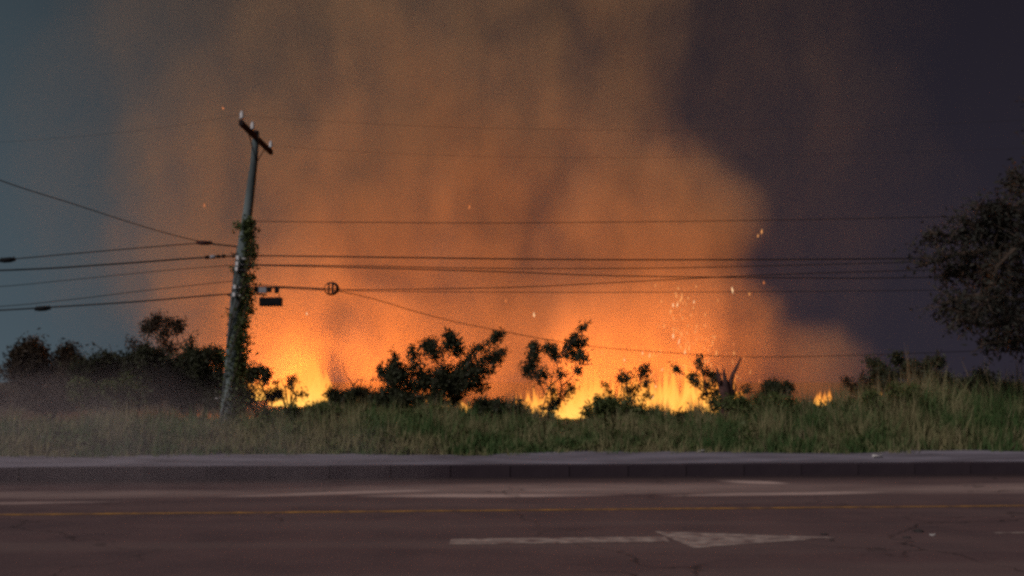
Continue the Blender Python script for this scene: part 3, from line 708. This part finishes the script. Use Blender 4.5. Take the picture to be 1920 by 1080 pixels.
# ------------------------------------------------------------------ small things on the ground
def scrap(label, px, py, d, s, z=None, name='plastic_scrap', m='litter', cat='litter'):
    c = P(px, py, d)
    if z is not None: c.z = z + s * .3
    vs = []; fs = []
    for i in range(3):
        for j in range(4):
            vs.append((c.x + (j - 1.5) * s * .5 + random.uniform(-.15, .15) * s, c.y + (i - 1) * s * .5 + random.uniform(-.1, .1) * s, c.z + random.uniform(-.25, .35) * s))
    for i in range(2):
        for j in range(3):
            a = i * 4 + j; fs.append((a, a + 1, a + 5, a + 4))
    n0 = len(vs); vs += [(x, y, z_ - .006) for x, y, z_ in vs]; fs += [tuple(n0 + k for k in f[::-1]) for f in fs[:6]]
    rim = [0, 1, 2, 3, 7, 11, 10, 9, 8, 4]
    for a, b in zip(rim, rim[1:] + rim[:1]): fs.append((b, a, n0 + a, n0 + b))
    return tag(mk(name, vs, fs, M[m]), label, cat)
random.seed(9)
scrap('white plastic scrap caught high in the grass at far left', 78, 818, 21.6, .05)
scrap('crumpled white scrap on the pavement at the right', 1646, 860, 19.9, .12, KH)
scrap('small white scrap at the grass edge below the split dead trunk', 1315, 838, 21.3, .10, .2)
scrap('tiny pale scrap at the foot of the leaning pole', 410, 747, 26.6, .09)
scrap('small pale scrap on the asphalt right of the arrow', 1748, 997, 11.3, .035, .0)
def lump(px, py, s, label):
    d = CAM_H * FPX / (py - 715); c = P(px, py, d); c.z = s * .25
    V = []; F = []
    n = 7
    for i, (zz, rr) in enumerate(((-.3, .8), (-.05, 1), (.2, .75), (.35, .35))):
        for k in range(n):
            a = 2 * math.pi * k / n; r_ = rr * s * random.uniform(.75, 1.2)
            V.append((c.x + r_ * 1.4 * math.cos(a), c.y + r_ * math.sin(a), max(c.z + zz * s * random.uniform(.7, 1.2), .0)))
    for i in range(3):
        for k in range(n): F.append((i * n + k, i * n + (k + 1) % n, (i + 1) * n + (k + 1) % n, (i + 1) * n + k))
    F.append(tuple(3 * n + k for k in range(n)))
    tag(mk('stone', V, F, M['stone'], None, True), label, 'stone', 'dark stones on the asphalt')
for (x, y, s, l) in ((1722, 992, .045, 'dark stone nearest the pale scrap right of the arrow'), (1545, 997, .03, 'dark pebble just past the tip of the white arrow'), (1560, 1008, .022, 'smaller dark pebble just below the arrow tip'), (1700, 1003, .03, 'dark stone left of the pale scrap on the asphalt')):
    lump(x, y, s, l)

# ------------------------------------------------------------------ fire
def flame_material(strength=1.0):
    m = bpy.data.materials.new('flame'); m.use_nodes = True
    nt = m.node_tree; N = nt.nodes; L = nt.links
    for n in list(N): N.remove(n)
    out = N.new('ShaderNodeOutputMaterial'); em = N.new('ShaderNodeEmission'); tr = N.new('ShaderNodeBsdfTransparent'); ms = N.new('ShaderNodeMixShader')
    at = N.new('ShaderNodeAttribute'); at.attribute_name = 'rise'
    cr = N.new('ShaderNodeValToRGB'); e = cr.color_ramp.elements
    e[0].position = 0; e[0].color = (1.0, .52, .10, 1); e[1].position = 1; e[1].color = (.85, .17, .03, 1)
    x = e.new(.45); x.color = (1.0, .36, .055, 1)
    L.new(at.outputs['Fac'], cr.inputs[0]); L.new(cr.outputs[0], em.inputs['Color'])
    em.inputs['Strength'].default_value = strength
    lw = N.new('ShaderNodeLayerWeight'); lw.inputs['Blend'].default_value = .5
    mr = N.new('ShaderNodeMapRange'); mr.inputs['From Min'].default_value = .95; mr.inputs['From Max'].default_value = .25; mr.inputs['To Min'].default_value = 0; mr.inputs['To Max'].default_value = .55
    L.new(lw.outputs['Facing'], mr.inputs['Value'])
    m2 = N.new('ShaderNodeMapRange'); m2.inputs['From Min'].default_value = .3; m2.inputs['From Max'].default_value = 1.0; m2.inputs['To Min'].default_value = 1; m2.inputs['To Max'].default_value = 0.0
    L.new(at.outputs['Fac'], m2.inputs['Value'])
    mu = N.new('ShaderNodeMath'); mu.operation = 'MULTIPLY'; L.new(mr.outputs[0], mu.inputs[0]); L.new(m2.outputs[0], mu.inputs[1])
    L.new(mu.outputs[0], ms.inputs[0]); L.new(tr.outputs[0], ms.inputs[1]); L.new(em.outputs[0], ms.inputs[2]); L.new(ms.outputs[0], out.inputs['Surface'])
    try: m.cycles.emission_sampling = 'NONE'
    except Exception: pass
    return m
M['flame'] = flame_material(1.55)
def tongues(specs):
    """specs: (px, py_base, dist, height_px, width_px, sway)"""
    Vs = []; Fs = []; At = []; o = 0
    K = 9; SD = 7
    for (px, pyb, d, hp, wp, sw) in specs:
        b = P(px, pyb, d); h = hp * d / FPX; w = wp * d / FPX / 2; ph = random.uniform(0, 6.3)
        for i in range(K):
            t = i / (K - 1)
            r = w * (math.sin(math.pi * min(t * 1.25 + .12, 1) ** .7) * (1 - t) ** .5 * 1.1 + .02)
            cx = b.x + sw * w * t ** 1.5 + .35 * w * math.sin(ph + t * 5); cyy = b.y + .3 * w * math.cos(ph + t * 4)
            for k in range(SD):
                a = 2 * math.pi * k / SD + t * 1.2
                Vs.append((cx + r * math.cos(a) * random.uniform(.85, 1.15), cyy + r * math.sin(a), b.z + h * t)); At.append(t)
        for i in range(K - 1):
            for k in range(SD): Fs.append((o + i * SD + k, o + i * SD + (k + 1) % SD, o + (i + 1) * SD + (k + 1) % SD, o + (i + 1) * SD + k))
        o += K * SD
    return Vs, Fs, At
def fire(label, specs, lights, loc):
    root = tag(empty('fire', loc), label, 'fire', 'burning patches of the grass fire')
    V, F, A = tongues(specs)
    o = mk('flames', V, F, M['flame'], root, True); o['kind'] = 'stuff'
    at = o.data.attributes.new('rise', 'FLOAT', 'POINT'); at.data.foreach_set('value', A)
    for (px, py, d, en, rad) in lights:
        ld = bpy.data.lights.new('firelight', 'POINT'); ld.energy = en; ld.color = (1.0, .27, .045); ld.shadow_soft_size = rad
        lo = bpy.data.objects.new('firelight', ld); C.objects.link(lo); lo.parent = root; lo.location = P(px, py, d) - Vector(loc)
    return root
random.seed(21)
sp = []
for k in range(105):
    x = random.gauss(568, 24); x = min(max(x, 505), 612)
    near = 1 - abs(x - 585) / 90
    sp.append((x, 762, random.uniform(38, 43), random.uniform(40, 150) * max(near, .35), random.uniform(14, 34), random.uniform(-.8, .4)))
for k in range(25): sp.append((random.uniform(460, 540), 750, random.uniform(39, 43), random.uniform(25, 65), random.uniform(14, 28), random.uniform(-.5, .5)))
FP = 980.0
fire('tall bright flames burning just right of the leaning pole', sp, [(590, 735, 42, .75 * FP, 1.2), (575, 690, 43.6, .28 * FP, .8), (560, 725, 45, .75 * FP, 1.2), (515, 725, 46, .6 * FP, 1.2), (470, 710, 48, .4 * FP, 1.2), (590, 680, 48, .5 * FP, 1.5)], P(570, 760, 41))
sp = []
for k in range(330):
    x = random.uniform(930, 1400); dd = random.uniform(34, 42)
    amp = np.interp(x, [930, 960, 1010, 1060, 1110, 1150, 1200, 1240, 1280, 1330, 1370, 1400], [12, 24, 50, 50, 85, 80, 62, 75, 92, 66, 58, 25])
    sp.append((x, 785, dd, 24 + amp * (.25 + 1.35 * random.random() ** 1.7), random.uniform(5, 24), random.uniform(-1, 1)))
for k in range(120):
    x = random.uniform(1170, 1320); sp.append((x, 785, random.uniform(33, 36), random.uniform(20, 62), random.uniform(4, 10), random.uniform(-1, 1)))
fire('long line of yellow flames behind the small shrubs, right of centre', sp, [(980, 740, 43, .4 * FP, 1.2), (1040, 735, 44, .5 * FP, 1.2), (1100, 735, 42, .55 * FP, 1.2), (1140, 725, 45, .5 * FP, 1.2), (1200, 735, 43, .5 * FP, 1.2), (1270, 735, 42, .65 * FP, 1.2), (1230, 640, 51, .45 * FP, 1.5), (1320, 725, 45, .6 * FP, 1.2), (1370, 735, 43, .35 * FP, 1.2)], P(1180, 780, 38))
fire('low hidden flames behind the large dark shrub, left of centre', [(random.uniform(700, 900), 775, random.uniform(42, 46), random.uniform(20, 60), random.uniform(14, 26), random.uniform(-.5, .5)) for k in range(30)],
     [(700, 700, 47, .5 * FP, 1.5), (770, 700, 50, .42 * FP, 1.5), (860, 690, 49, .5 * FP, 1.5)], P(780, 775, 44))
sp = [(random.gauss(1546, 9), 768, random.uniform(34, 35), random.uniform(22, 50), random.uniform(6, 13), random.uniform(-.3, 1.2)) for k in range(34)] + [(1556 + random.uniform(-4, 6), 765, 36.5, random.uniform(40, 60), 6, .6) for k in range(3)]
fire('small separate fire burning in the grass far to the right', sp, [(1545, 735, 37.5, 80, .5)], P(1545, 765, 36.5))
fire('tiny red-orange flames glimpsed under the flat-topped right shrub', [(random.gauss(1642, 7), 742, 35, random.uniform(10, 22), random.uniform(3, 5), .3) for k in range(4)], [(1642, 725, 35.3, 8, .2)], P(1642, 742, 35))

# embers
def ember_mat(name, col, s):
    m = bpy.data.materials.new(name); m.use_nodes = True; nt = m.node_tree
    b = nt.nodes['Principled BSDF']; b.inputs['Base Color'].default_value = (.1, .03, .01, 1)
    z = nt.nodes.new('ShaderNodeTexNoise'); z.inputs['Scale'].default_value = 18; r = nt.nodes.new('ShaderNodeValToRGB')
    r.color_ramp.elements[0].position = .3; r.color_ramp.elements[0].color = (col[0] * .6, col[1] * .4, col[2] * .4, 1); r.color_ramp.elements[1].position = .6; r.color_ramp.elements[1].color = (*col, 1)
    nt.links.new(z.outputs['Fac'], r.inputs[0]); nt.links.new(r.outputs[0], b.inputs['Emission Color']); b.inputs['Emission Strength'].default_value = s
    try: m.cycles.emission_sampling = 'NONE'
    except Exception: pass
    return m
em_hot = ember_mat('ember_hot', (1.0, .72, .38), 1.6); em_red = ember_mat('ember_red', (1.0, .30, .08), 1.1); em_mid = ember_mat('ember_orange', (1.0, .45, .14), 1.2)
def ember_mesh(m):
    V = []; F = []; n = 5
    for i, (z, r) in enumerate(((-.5, .1), (-.2, .5), (.15, .4), (.5, .08))):
        for k in range(n): a = 2 * math.pi * k / n + i * .3; V.append((r * math.cos(a) + .25 * (i % 2), r * math.sin(a), z))
    for i in range(3):
        for k in range(n): F.append((i * n + k, i * n + (k + 1) % n, (i + 1) * n + (k + 1) % n, (i + 1) * n + k))
    F += [tuple(range(n))[::-1], tuple(3 * n + k for k in range(n))]
    me = bpy.data.meshes.new('ember'); me.from_pydata(V, [], F); me.materials.append(m); return me
eme = {k: ember_mesh(m) for k, m in (('hot', em_hot), ('red', em_red), ('mid', em_mid))}
def stream_label(px, py):
    v = 'upper' if py < 610 else ('middle' if py < 665 else 'lowest')
    h = 'left' if px < 1300 else 'right'
    return f'small glowing ember in the {v} {h} part of the stream over the dead trunk'
def ember(px, py, wpx, hpx, tilt, kind, label, group=None, d=37.0):
    o = bpy.data.objects.new('ember', eme[kind]); C.objects.link(o); o.location = P(px, py, d); s = d / FPX
    o.scale = (wpx * s * .62, wpx * s * .62, hpx * s * .8); o.rotation_euler = (0, R(tilt), 0); tag(o, label, 'ember', group)
random.seed(33)
ember(1373, 544, 4, 16, -8, 'hot', 'brightest lone ember high on the right, near the edge of the smoke')
ember(1001, 590, 3.5, 12, 0, 'hot', 'lone bright ember floating above the young tree')
ember(1428, 434, 4, 12, 10, 'mid', 'highest ember at the right rim of the smoke')
ember(1421, 442, 3, 9, 15, 'mid', 'fainter ember just below left of the one at the smoke rim')
ember(880, 388, 3, 11, 10, 'red', 'faint ember high in the smoke near the middle')
ember(418, 203, 4, 6, -35, 'red', 'faint ember above the crossarm of the pole')
ember(383, 385, 3, 8, 0, 'red', 'faint ember in the thin smoke left of the pole')
ember(575, 588, 3, 7, 0, 'hot', 'small pale ember in the smoke below the round coil')
ember(948, 564, 3, 8, 0, 'red', 'faint ember drifting left of the lone bright one')
ember(1405, 551, 3, 8, 0, 'mid', 'small ember right of the brightest lone ember')
ember(1432, 530, 3, 8, 5, 'red', 'dim red ember in the dark smoke at the right rim')
GE = 'embers streaming up over the right shrubs'
LE = 'small glowing ember in the stream rising over the shrubs near the split trunk'
for (x, y, h) in ((1268, 554, 14), (1278, 556, 20), (1276, 562, 12), (1262, 572, 10), (1270, 570, 14), (1290, 559, 7), (1301, 566, 7), (1322, 590, 9), (1346, 563, 6), (1245, 611, 12), (1263, 618, 14), (1262, 630, 12), (1273, 640, 14), (1276, 650, 12), (1290, 641, 7), (1304, 645, 8), (1336, 642, 12), (1334, 648, 8), (1340, 632, 8), (1284, 660, 12), (1285, 655, 8), (1375, 645, 8), (1376, 662, 10), (1240, 565, 6), (1229, 535, 6), (1305, 537, 6)):
    ember(x, y, random.uniform(2.2, 3.6), h, random.uniform(-12, 22), random.choice(['hot', 'mid', 'mid', 'red']), stream_label(x, y), GE, random.uniform(36, 39))
for k in range(120):
    t = random.random() ** .7; x = random.gauss(1262 + 60 * t, 10 + 34 * t); y = 540 + 175 * t + random.gauss(0, 8)
    ember(x, y, random.uniform(1.4, 3.0), random.uniform(4, 15), random.uniform(-15, 25), random.choice(['mid', 'red', 'red', 'mid']), stream_label(x, y), GE, random.uniform(35, 40))
GF = 'embers rising close above the yellow flames'
for k in range(34):
    _x = random.choice([random.gauss(1169, 5), random.uniform(1100, 1250), random.gauss(1225, 8)])
    ember(_x, random.uniform(655, 745), random.uniform(1.5, 3), random.uniform(5, 13), random.uniform(-12, 18), random.choice(['mid', 'hot', 'red']),
          'small glowing ember just above the yellow flames, ' + ('near the young tree' if _x < 1150 else 'between the young tree and the open shrub'), GF, random.uniform(34, 37))

# ------------------------------------------------------------------ smoke: real density fields, baked to voxel grids by geometry nodes
def smoke_material(name, albedo, dens, aniso=0.0):
    m = bpy.data.materials.new(name); m.use_nodes = True; nt = m.node_tree; N = nt.nodes; L = nt.links
    for n in list(N): N.remove(n)
    out = N.new('ShaderNodeOutputMaterial'); pv = N.new('ShaderNodeVolumePrincipled')
    pv.inputs['Color'].default_value = (*albedo, 1); pv.inputs['Density'].default_value = dens; pv.inputs['Anisotropy'].default_value = aniso
    L.new(pv.outputs[0], out.inputs['Volume']); return m
def smoke(name, label, blobs, lo, hi, res, mtl, noise_scale=.16, edge=.22, erode=.9, fade=None, zs=1.0, cut=()):
    """blobs: (centre, radii, weight)"""
    ng = bpy.data.node_groups.new(name, 'GeometryNodeTree'); ng.interface.new_socket('Geometry', in_out='OUTPUT', socket_type='NodeSocketGeometry')
    N = ng.nodes; L = ng.links
    pos = N.new('GeometryNodeInputPosition')
    def mth(op, *a):
        q = N.new('ShaderNodeMath'); q.operation = op
        for i, v in enumerate(a):
            if isinstance(v, (int, float)): q.inputs[i].default_value = v
            else: L.new(v, q.inputs[i])
        return q.outputs[0]
    def vm(op, a, b=None):
        q = N.new('ShaderNodeVectorMath'); q.operation = op
        for i, v in enumerate((a, b)):
            if v is None: continue
            if isinstance(v, (tuple, list)): q.inputs[i].default_value = v
            else: L.new(v, q.inputs[i])
        return q
    def noise(vec, sc, det, ro=.55, di=0.):
        z = N.new('ShaderNodeTexNoise'); z.inputs['Scale'].default_value = sc; z.inputs['Detail'].default_value = det + 2; z.inputs['Roughness'].default_value = ro + .05; z.inputs['Distortion'].default_value = di
        L.new(vec, z.inputs['Vector']); return z.outputs[0]
    st = vm('MULTIPLY', pos.outputs[0], (1, 1, zs)).outputs[0]
    n1 = mth('SUBTRACT', noise(st, noise_scale, 5, .58, .6), .5)
    n2 = noise(vm('ADD', st, (17.3, 5.1, 9.9)).outputs[0], noise_scale * 1.9, 5, .6, .9)
    F = None
    for (c, r, wgt) in blobs:
        d = vm('LENGTH', vm('DIVIDE', vm('SUBTRACT', pos.outputs[0], tuple(c)).outputs[0], tuple(r)).outputs[0]).outputs['Value']
        f = mth('SUBTRACT', 1.0, d)
        e_ = mth('MULTIPLY_ADD', n1, erode, f)
        mr = N.new('ShaderNodeMapRange'); mr.interpolation_type = 'SMOOTHSTEP'; mr.inputs['From Min'].default_value = 0; mr.inputs['From Max'].default_value = edge
        mr.inputs['To Max'].default_value = wgt
        L.new(e_, mr.inputs['Value'])
        F = mr.outputs[0] if F is None else mth('MAXIMUM', F, mr.outputs[0])
    for (c, r, wgt) in cut:
        d = vm('LENGTH', vm('DIVIDE', vm('SUBTRACT', pos.outputs[0], tuple(c)).outputs[0], tuple(r)).outputs[0]).outputs['Value']
        mr = N.new('ShaderNodeMapRange'); mr.interpolation_type = 'SMOOTHSTEP'; mr.inputs['From Min'].default_value = .5; mr.inputs['From Max'].default_value = 1.1
        mr.inputs['To Min'].default_value = 1 - wgt; mr.inputs['To Max'].default_value = 1
        L.new(mth('MULTIPLY_ADD', n1, .6, d), mr.inputs['Value']); F = mth('MULTIPLY', F, mr.outputs[0])
    mr2 = N.new('ShaderNodeMapRange'); mr2.inputs['From Min'].default_value = .38; mr2.inputs['From Max'].default_value = .64; mr2.inputs['To Min'].default_value = .12; mr2.inputs['To Max'].default_value = 1.9
    L.new(n2, mr2.inputs['Value'])
    dn = mth('MULTIPLY', F, mr2.outputs[0])
    vc = N.new('GeometryNodeVolumeCube')
    L.new(dn, vc.inputs['Density'])
    vc.inputs['Min'].default_value = lo; vc.inputs['Max'].default_value = hi
    vc.inputs['Resolution X'].default_value, vc.inputs['Resolution Y'].default_value, vc.inputs['Resolution Z'].default_value = res
    sm = N.new('GeometryNodeSetMaterial'); sm.inputs['Material'].default_value = mtl; L.new(vc.outputs[0], sm.inputs[0])
    go = N.new('NodeGroupOutput'); L.new(sm.outputs[0], go.inputs[0])
    me = bpy.data.meshes.new(name); me.materials.append(mtl)
    o = bpy.data.objects.new(name, me); C.objects.link(o); mod = o.modifiers.new('density', 'NODES'); mod.node_group = ng
    tag(o, label, None, kind='stuff'); return o
def B(px, py, rx, rz, w=1.0, d=52, rd=8):
    c = P(px, py, d); k = d / FPX; return (tuple(c), (rx * k, rd, rz * k), w)
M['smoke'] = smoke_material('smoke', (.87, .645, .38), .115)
blobs = [B(562, 665, 62, 105, 1.7, 45, 3.2), B(525, 705, 70, 60, 1.4, 45, 3), B(830, 400, 470, 330), B(830, 230, 440, 400, .62), B(1060, 60, 280, 420, .62), B(640, 60, 330, 420, .42), B(1170, 430, 300, 200, 1.2), B(1310, 420, 150, 115, .9), B(1000, 620, 480, 200),
         B(440, 610, 190, 150), B(560, 600, 160, 190, 1.2, 48, 6), B(1330, 620, 180, 150, 1., 50, 7), B(1490, 690, 160, 115, .75, 50, 6), B(1560, 680, 90, 80, .4, 50, 6), B(850, -350, 480, 420, .45), B(470, 350, 270, 360, .62), B(330, 480, 130, 190, .45), B(380, 60, 330, 420, .18), B(1250, 250, 620, 700, .09), B(250, 300, 330, 420, .1),
         B(1130, 640, 140, 140, 1.2, 46, 5), B(700, 620, 150, 130, 1.2, 48, 6), B(1250, 620, 160, 140, 1.1, 46, 5)]
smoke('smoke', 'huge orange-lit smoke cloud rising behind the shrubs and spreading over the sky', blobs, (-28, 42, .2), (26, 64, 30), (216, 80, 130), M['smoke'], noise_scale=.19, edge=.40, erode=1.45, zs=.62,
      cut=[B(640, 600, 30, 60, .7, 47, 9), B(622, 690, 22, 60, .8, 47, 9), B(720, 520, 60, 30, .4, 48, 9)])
M['mist'] = smoke_material('drifting_smoke', (.80, .74, .76), .055)
mb = [((-6.3, 16.5, .7), (3.6, 3.5, 1.3), 1.0), ((-3.3, 16.0, .3), (2.4, 2.2, .9), .8), ((-9, 19, 1.0), (4.5, 3, 1.2), .8)]
smoke('drifting_smoke', 'thin grey smoke drifting low over the road at the left', mb, (-13, 11.5, 0.01), (0, 22, 2.6), (70, 55, 20), M['mist'], noise_scale=.45, edge=.6, erode=1.6)
